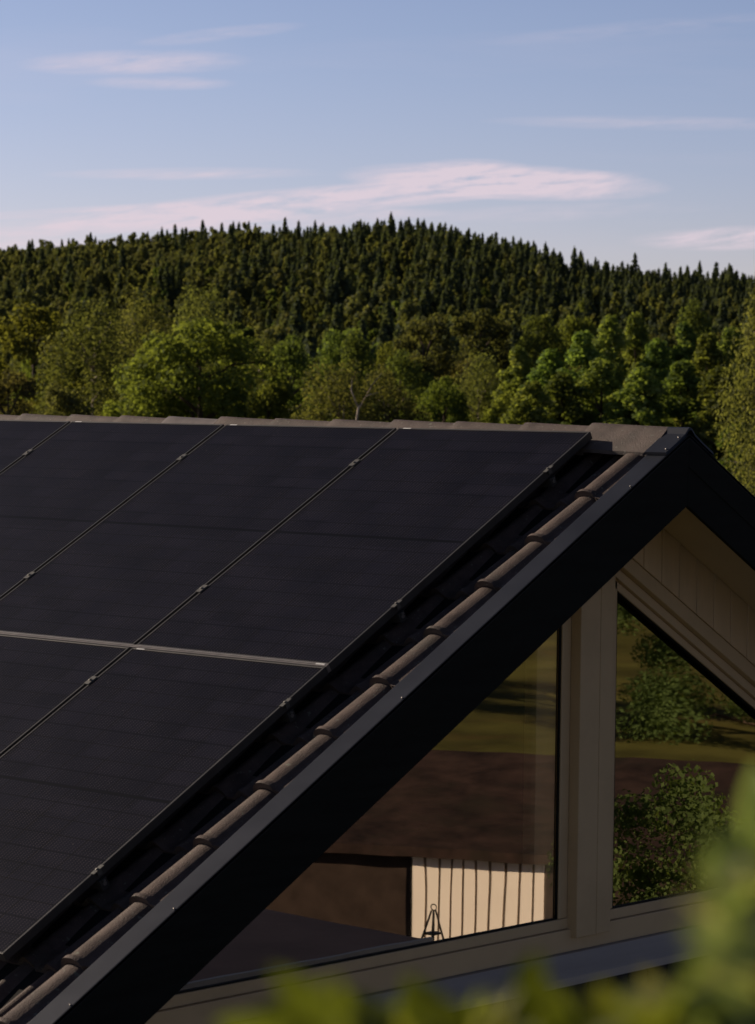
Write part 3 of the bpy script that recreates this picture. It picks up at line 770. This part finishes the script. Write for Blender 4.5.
if parts:
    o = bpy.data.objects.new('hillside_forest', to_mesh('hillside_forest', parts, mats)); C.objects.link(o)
    tag(o, 'distant mass of spruces, pines and birches filling the wooded hill', 'forest', kind='stuff')

# ------------------------------------------------------------------ what the window mirrors: garage, yard, trees on the other side
gar = empty('garage', (9.5, 9.6, GROUND), R(-28)); tag(gar, 'low garage with white boarded wall and long brown roof, mirrored in the gable window', 'garage')
# local: wall runs along -x from the origin, faces -y
Wd, Dp, Ez = 9.2, 5.6, 2.99
mb = MB(); mb.box(-Wd, 0, 0.03, Dp, 0, Ez); mb.prism_x([(0.03, Ez), (Dp, Ez), (Dp/2, Ez+.42)], -Wd, 0); mb.build('wall', M['batten_gap'], gar)
mb = MB(); k = 0.0
while k < 1.2: mb.box(-min(k+.099, Wd), -k, 0, .028, .15, Ez); k += .126
mb.build('board_cladding', M['garage_white'], gar)
rf = MB()
for sgn in (0, 1):
    ya, yb = (-.18, Dp/2) if sgn == 0 else (Dp+.18, Dp/2)
    za = Ez-.03; zb = Ez+.50
    rf.hexa([(-Wd-.3, ya, za), (.3, ya, za), (.3, yb, zb), (-Wd-.3, yb, zb), (-Wd-.3, ya, za+.09), (.3, ya, za+.09), (.3, yb, zb+.09), (-Wd-.3, yb, zb+.09)])
rf.v = [((x+5.6) if x > .25 else x, y, z) for x, y, z in rf.v]
rf.build('roof', M['darkroof'], gar)
cb_ = MB(); cb_.box(.02, 5.6, .05, Dp-.1, 0, Ez-.02); cb_.build('dark_bay', M['brick_red'], gar)
cc_ = MB(); cc_.box(-Wd, -1.27, 0, .028, .1, Ez-.01); cc_.build('dark_cladding', M['brick_red'], gar)

cp = empty('garden_canopy', (4.2, .7, GROUND)); tag(cp, 'flat brown felted garden canopy with a pale edge strip, mirrored low in the left pane', 'canopy')
mb = MB(); mb.box(-.9, .9, -2.2, 2.2, 3.78, 3.90); mb.build('canopy_roof', M['felt'], cp, bevel=.01)
mb = MB(); mb.box(-.93, -.902, -2.2, 2.2, 3.80, 3.915); mb.build('edge_strip', M['garage_white'], cp)
for sx in (-.8, .8):
    for sy in (-2.05, 2.05): mb = MB(); mb.box(sx-.05, sx+.05, sy-.05, sy+.05, 0, 3.78); mb.build('post', M['brick_red'], cp)
# lantern on a post in front of the garage
lt = empty('garden_lantern', (6.69, 6.73, GROUND+.02)); tag(lt, 'black garden lantern with pointed frame on a tall post, before the white garage wall', 'lantern')
mb = MB(); mb.tube([(0, 0, 0), (0, 0, 2.80)], [.05, .04], 8); mb.build('post', M['black_metal'], lt)
mb = MB()
for sx, sy in ((1, 1), (1, -1), (-1, 1), (-1, -1)): mb.tube([(sx*.085, sy*.085, 2.80), (sx*.012, sy*.012, 3.14)], [.010, .008], 5)
mb.box(-.10, .10, -.10, .10, 2.79, 2.83); mb.box(-.052, .052, -.052, .052, 2.95, 2.965)
for a in range(12):
    t0, t1 = a*math.pi/6, (a+1)*math.pi/6; mb.tube([(.03*math.cos(t0), 0, 3.165+.025*math.sin(t0)), (.03*math.cos(t1), 0, 3.165+.025*math.sin(t1))], [.005, .005], 4)
mb.build('lantern_frame', M['black_metal'], lt)
def put_tree(kind, x, y, H, w, name, label, group=None, cat='tree'):
    cm, tm, H0 = random.choice(VAR[kind]); ref = {'oak': 10.4, 'broad': 7.2, 'dark': 7., 'aspen': 4.6, 'birch': 6., 'rust': 6.4, 'shrub': 5.6}[kind]
    e = empty(name, (x, y, GROUND), rng.uniform(0, 6.28)); e.scale = (w/ref, w/ref, H/H0); tag(e, label, cat, group)
    for nm, me in (('crown', cm), ('trunk', tm)):
        o = bpy.data.objects.new(nm, me); C.objects.link(o); o.parent = e
put_tree('shrub', 3.72, 5.92, 4.75, 2.5, 'garden_shrub', 'tall green shrub growing before the garage, mirrored low in the right pane', cat='shrub')
put_tree('shrub', 27.6, 41.2, 7.6, 6.5, 'broadleaf_tree', 'yellow-green tree on the lawn beyond the garage, mirrored high in the right pane')
for i, (a, D) in enumerate([(-.10, 92), (-.05, 98), (.0, 95), (.05, 104), (.10, 96), (.16, 92), (-.16, 100), (.22, 98), (-.24, 96), (.3, 92)]):
    d0 = np.array([.681, .732]); d1 = np.array([-.732, .681]); p = np.array([-7.95, -9.69])+D*(d0+d1*a)
    put_tree(['broad', 'birch', 'dark'][i % 3], p[0], p[1], rng.uniform(8, 11), rng.uniform(8, 11), 'broadleaf_tree', 'tree in the row at the far side of the lawn', 'trees in the row at the far side of the lawn')

# ------------------------------------------------------------------ foreground shrub, out of focus
fg = empty('tall_shrub', (0, 0, 0)); tag(fg, 'blurred yellow-green shrub close to the camera along the bottom and lower right corner', 'shrub')
def leaf_shape(V, F, TI, p, d, up, ln, w, ti):
    d = d/np.linalg.norm(d); sd = np.cross(d, up); sd /= np.linalg.norm(sd)+1e-9; nn = np.cross(sd, d)
    n0 = len(V)
    prof = [(0, .05), (.18, .62), (.42, 1.), (.68, .8), (.88, .4), (1., .02)]
    for u, ww in prof:
        cpt = p+d*ln*u-nn*ln*.22*u*u
        V += [cpt-sd*w*.5*ww+nn*w*.12*ww, cpt, cpt+sd*w*.5*ww+nn*w*.12*ww]
    for i in range(len(prof)-1):
        a = n0+i*3; F += [(a, a+1, a+4, a+3), (a+1, a+2, a+5, a+4)]; TI += [ti, ti]
tips = []   # (px, py, distance, green?)
for px, py, d in [(300, 1010, 1.65), (335, 1022, 1.6), (352, 1026, 1.7), (385, 1030, 1.7), (430, 1024, 1.65), (462, 1018, 1.6), (505, 1040, 1.6), (545, 1030, 1.6), (560, 1022, 1.7), (600, 1024, 1.6), (630, 1012, 1.6), (665, 1008, 1.7), (690, 1016, 1.6), (585, 1034, 1.5), (480, 1040, 1.5), (410, 1040, 1.5), (320, 1034, 1.5), (650, 1030, 1.5)]:
    tips.append((px, py+(10 if px < 400 else 20), d*.74, 0))
for px, py, d in [(738, 832, 1.5), (745, 812, 1.55), (772, 800, 1.5), (742, 868, 1.5), (752, 850, 1.45), (768, 875, 1.5), (740, 905, 1.5), (752, 925, 1.45), (770, 945, 1.5), (742, 960, 1.5), (728, 992, 1.5), (752, 985, 1.45), (775, 1000, 1.5), (785, 830, 1.5), (790, 905, 1.55), (800, 790, 1.55), (790, 770, 1.6)]:
    tips.append((px+22, py+26, d*.74, 1))
base = at(640, 1700, 1.45); root = np.array([base[0], base[1], GROUND])
hub = at(640, 1430, 1.35)
stem = MB(); stem.tube([root, (root*.5+hub*.5)+np.array([.08, .05, 0]), hub-np.array([0, 0, .3]), hub], [.07, .05, .03, .022], 9)
LV = {0: ([], [], []), 1: ([], [], [])}
for px, py, d, g in tips:
    tip = at(px, py, d); k = random.uniform(.40, .55)
    low = tip*(1-k)+hub*k
    stem.tube([hub, low, tip], [.009, .005, .002], 5)
    nlf = 34
    for i in range(nlf):
        u = i/(nlf-1); p = low*(1-u)+tip*u+rng.normal(size=3)*.004
        dr = (tip-low)/np.linalg.norm(tip-low)
        a = rng.normal(size=3); a -= a@dr*dr; a /= np.linalg.norm(a)
        dd = dr*rng.uniform(.2, .8)+a*(1-.5*u)
        V, F, TI = LV[g]
        leaf_shape(V, F, TI, p, dd, np.array([0, 0, 1.])+rng.normal(size=3)*.4, rng.uniform(.026, .040), rng.uniform(.016, .024), float(rng.random()))
# leaves of the body of the crown, below the picture
for i in range(900):
    g = int(rng.random() < .4); o_ = rng.normal(size=3); o_ /= np.linalg.norm(o_); p = hub+o_*np.array([.26, .26, .13])*rng.uniform(.4, 1)+np.array([0, 0, -.12])
    V, F, TI = LV[g]; leaf_shape(V, F, TI, p, o_+rng.normal(size=3)*.5, np.array([0, 0, 1.])+rng.normal(size=3)*.4, rng.uniform(.03, .05), .024, float(rng.random()))
for g, nm in ((0, 'nearleaf'), (1, 'nearleaf_green')):
    V, F, TI = LV[g]
    o = mesh_obj('leaves', V, F, M[nm], fg, smooth=True)
    a = o.data.attributes.new('tint', 'FLOAT', 'FACE'); a.data.foreach_set('value', np.array(TI, np.float32))
stem.build('stem', M['bark'], fg, smooth=True)

# ------------------------------------------------------------------ sun, sky, camera
EL, PHI = R(21), R(10)
to_sun = Vector((-math.cos(EL)*math.cos(PHI), -math.cos(EL)*math.sin(PHI), math.sin(EL)))
sd = bpy.data.lights.new('sun', 'SUN'); sd.energy = 5.0; sd.angle = R(.55); sd.color = (1, .84, .67)
so = bpy.data.objects.new('sun', sd); C.objects.link(so); so.rotation_euler = to_sun.to_track_quat('Z', 'Y').to_euler(); so.location = (-20, -10, 20)
w = bpy.data.worlds.new('World'); sc.world = w; w.use_nodes = True; nt = w.node_tree; nt.nodes.clear()
out = N(nt, 'ShaderNodeOutputWorld'); bg = N(nt, 'ShaderNodeBackground'); bg.inputs['Strength'].default_value = .087
sky = N(nt, 'ShaderNodeTexSky', sky_type='NISHITA'); sky.sun_disc = False; sky.sun_elevation = EL
sky.sun_rotation = math.atan2(to_sun.x, to_sun.y); sky.altitude = 0; sky.air_density = 1.0; sky.dust_density = .35; sky.ozone_density = 2.2
tc = N(nt, 'ShaderNodeTexCoord')
def vm(op, a, b_=None):
    n = N(nt, 'ShaderNodeVectorMath', operation=op); L(nt, a, n.inputs[0])
    if b_ is not None:
        if isinstance(b_, tuple): n.inputs[1].default_value = b_
        else: L(nt, b_, n.inputs[1])
    return n
D_ = tc.outputs['Generated']
df = vm('DOT_PRODUCT', D_, (FH[0], FH[1], 0)).outputs['Value']; dr = vm('DOT_PRODUCT', D_, (RH[0], RH[1], 0)).outputs['Value']
sz = N(nt, 'ShaderNodeSeparateXYZ'); L(nt, D_, sz.inputs[0])
dfc = math_('MAXIMUM', df, .05)
az = math_('DIVIDE', dr, dfc); el = math_('DIVIDE', sz.outputs['Z'], dfc)      # bearing and height (tangents)
cbv = N(nt, 'ShaderNodeCombineXYZ'); L(nt, math_('MULTIPLY', az, 16.), cbv.inputs[0]); L(nt, math_('ADD', math_('MULTIPLY', el, 120.), math_('MULTIPLY', az, -9.)), cbv.inputs[1])
n1 = N(nt, 'ShaderNodeTexNoise', Scale=1.0, Detail=9.0, Roughness=.68, Distortion=.9); L(nt, cbv.outputs[0], n1.inputs['Vector'])
cb2 = N(nt, 'ShaderNodeCombineXYZ'); L(nt, math_('MULTIPLY', az, 70.), cb2.inputs[0]); L(nt, math_('ADD', math_('MULTIPLY', el, 420.), math_('MULTIPLY', az, -40.)), cb2.inputs[1])
n2 = N(nt, 'ShaderNodeTexNoise', Scale=1.0, Detail=5.0, Roughness=.6); L(nt, cb2.outputs[0], n2.inputs['Vector'])
total = None
def cloud(px, py, wx, wy, slope, amt):
    global total
    a0 = (px-377.5)/FPX; e0 = (hor(px)-py)/FPX; wa = wx/FPX; we = wy/FPX
    da = math_('SUBTRACT', az, a0)
    de = math_('SUBTRACT', math_('SUBTRACT', el, e0), math_('MULTIPLY', da, slope))
    q = math_('ADD', math_('POWER', math_('ABSOLUTE', math_('DIVIDE', da, wa)), 2.), math_('POWER', math_('ABSOLUTE', math_('DIVIDE', de, we)), 2.))
    v = math_('MULTIPLY', math_('MAXIMUM', math_('SUBTRACT', 1., q), 0.), amt)
    total = v if total is None else math_('ADD', total, v)
cloud(500, 182, 170, 19, -.03, 1.8)
cloud(470, 168, 60, 10, .0, .8)
cloud(340, 198, 300, 15, .09, 1.5)
cloud(190, 222, 260, 12, .05, 1.3)
cloud(120, 210, 200, 6, .06, .8)
cloud(185, 174, 150, 7, .02, .6)
cloud(130, 64, 120, 14, .03, .7)
cloud(155, 84, 80, 8, .0, .55)
cloud(215, 36, 90, 8, .12, .4)
cloud(730, 238, 110, 13, .04, 1.5)
cloud(660, 124, 190, 8, .0, .35)
cloud(560, 212, 160, 10, .05, .35)
cloud(20, 245, 110, 16, 0., .7)
cloud(640, 30, 170, 10, .1, .2)
nn = math_('ADD', math_('MULTIPLY', n1.outputs['Fac'], .68), math_('MULTIPLY', n2.outputs['Fac'], .32))
msk = math_('MULTIPLY', total, math_('MAXIMUM', math_('MULTIPLY', math_('SUBTRACT', nn, .36), 4.2), 0.))
# faint veil everywhere
cb3 = N(nt, 'ShaderNodeCombineXYZ'); L(nt, math_('MULTIPLY', az, 3.), cb3.inputs[0]); L(nt, math_('MULTIPLY', el, 26.), cb3.inputs[1]); cb3.inputs[2].default_value = 3.3
n3 = N(nt, 'ShaderNodeTexNoise', Scale=1.0, Detail=7.0, Roughness=.6); L(nt, cb3.outputs[0], n3.inputs['Vector'])
veil = math_('MULTIPLY', math_('MAXIMUM', math_('SUBTRACT', n3.outputs['Fac'], .48), 0.), .6)
front = math_('GREATER_THAN', df, .06)
cm_ = math_('MULTIPLY', math_('MINIMUM', math_('ADD', msk, veil), 1.), front)
up_ = math_('GREATER_THAN', sz.outputs['Z'], 0.)
cm_ = math_('MULTIPLY', math_('MULTIPLY', cm_, up_), .85)
tint = N(nt, 'ShaderNodeMix', data_type='RGBA', blend_type='MULTIPLY'); tint.inputs['Factor'].default_value = 1
L(nt, sky.outputs['Color'], tint.inputs[6]); 
elz = ramp(nt, sz.outputs['Z'], [(0., (.98, .85, 1.12)), (.06, (.93, .80, 1.04)), (.13, (.87, .76, .94)), (.30, (.75, .62, .74)), (.6, (.30, .275, .32)), (1., (.20, .19, .22))])
sh = vm('DOT_PRODUCT', D_, (-.87, -.5, 0)).outputs['Value']
shr = N(nt, 'ShaderNodeMapRange'); L(nt, sh, shr.inputs['Value']); shr.inputs['From Min'].default_value = -1; shr.inputs['From Max'].default_value = .1; shr.inputs['To Min'].default_value = .45; shr.inputs['To Max'].default_value = 1.
sc_ = N(nt, 'ShaderNodeVectorMath', operation='SCALE'); L(nt, elz, sc_.inputs[0]); L(nt, shr.outputs[0], sc_.inputs['Scale']); L(nt, sc_.outputs[0], tint.inputs[7])
mxc = N(nt, 'ShaderNodeMix', data_type='RGBA'); L(nt, cm_, mxc.inputs['Factor']); L(nt, tint.outputs[2], mxc.inputs[6]); mxc.inputs[7].default_value = (7.3, 6.15, 6.8, 1)
L(nt, mxc.outputs[2], bg.inputs['Color']); L(nt, bg.outputs[0], out.inputs['Surface'])

cd = bpy.data.cameras.new('camera'); cam = bpy.data.objects.new('camera', cd); C.objects.link(cam); sc.camera = cam
cd.sensor_fit = 'VERTICAL'; cd.sensor_height = 36; cd.lens = FPX/1024*36; cd.clip_start = .05; cd.clip_end = 8000
Mx = Matrix(((_r[0], _u[0], -_f[0], CAM[0]), (_r[1], _u[1], -_f[1], CAM[1]), (_r[2], _u[2], -_f[2], CAM[2]), (0, 0, 0, 1)))
cam.matrix_world = Mx
cd.dof.use_dof = True; cd.dof.focus_distance = 15.5; cd.dof.aperture_fstop = (cd.lens/1000)/.0135
sc.view_settings.view_transform = 'Standard'; sc.view_settings.look = 'None'; sc.view_settings.gamma = 1; sc.view_settings.exposure = 0.25
sc.cycles.max_bounces = 8; sc.cycles.transparent_max_bounces = 8; sc.cycles.use_denoising = True
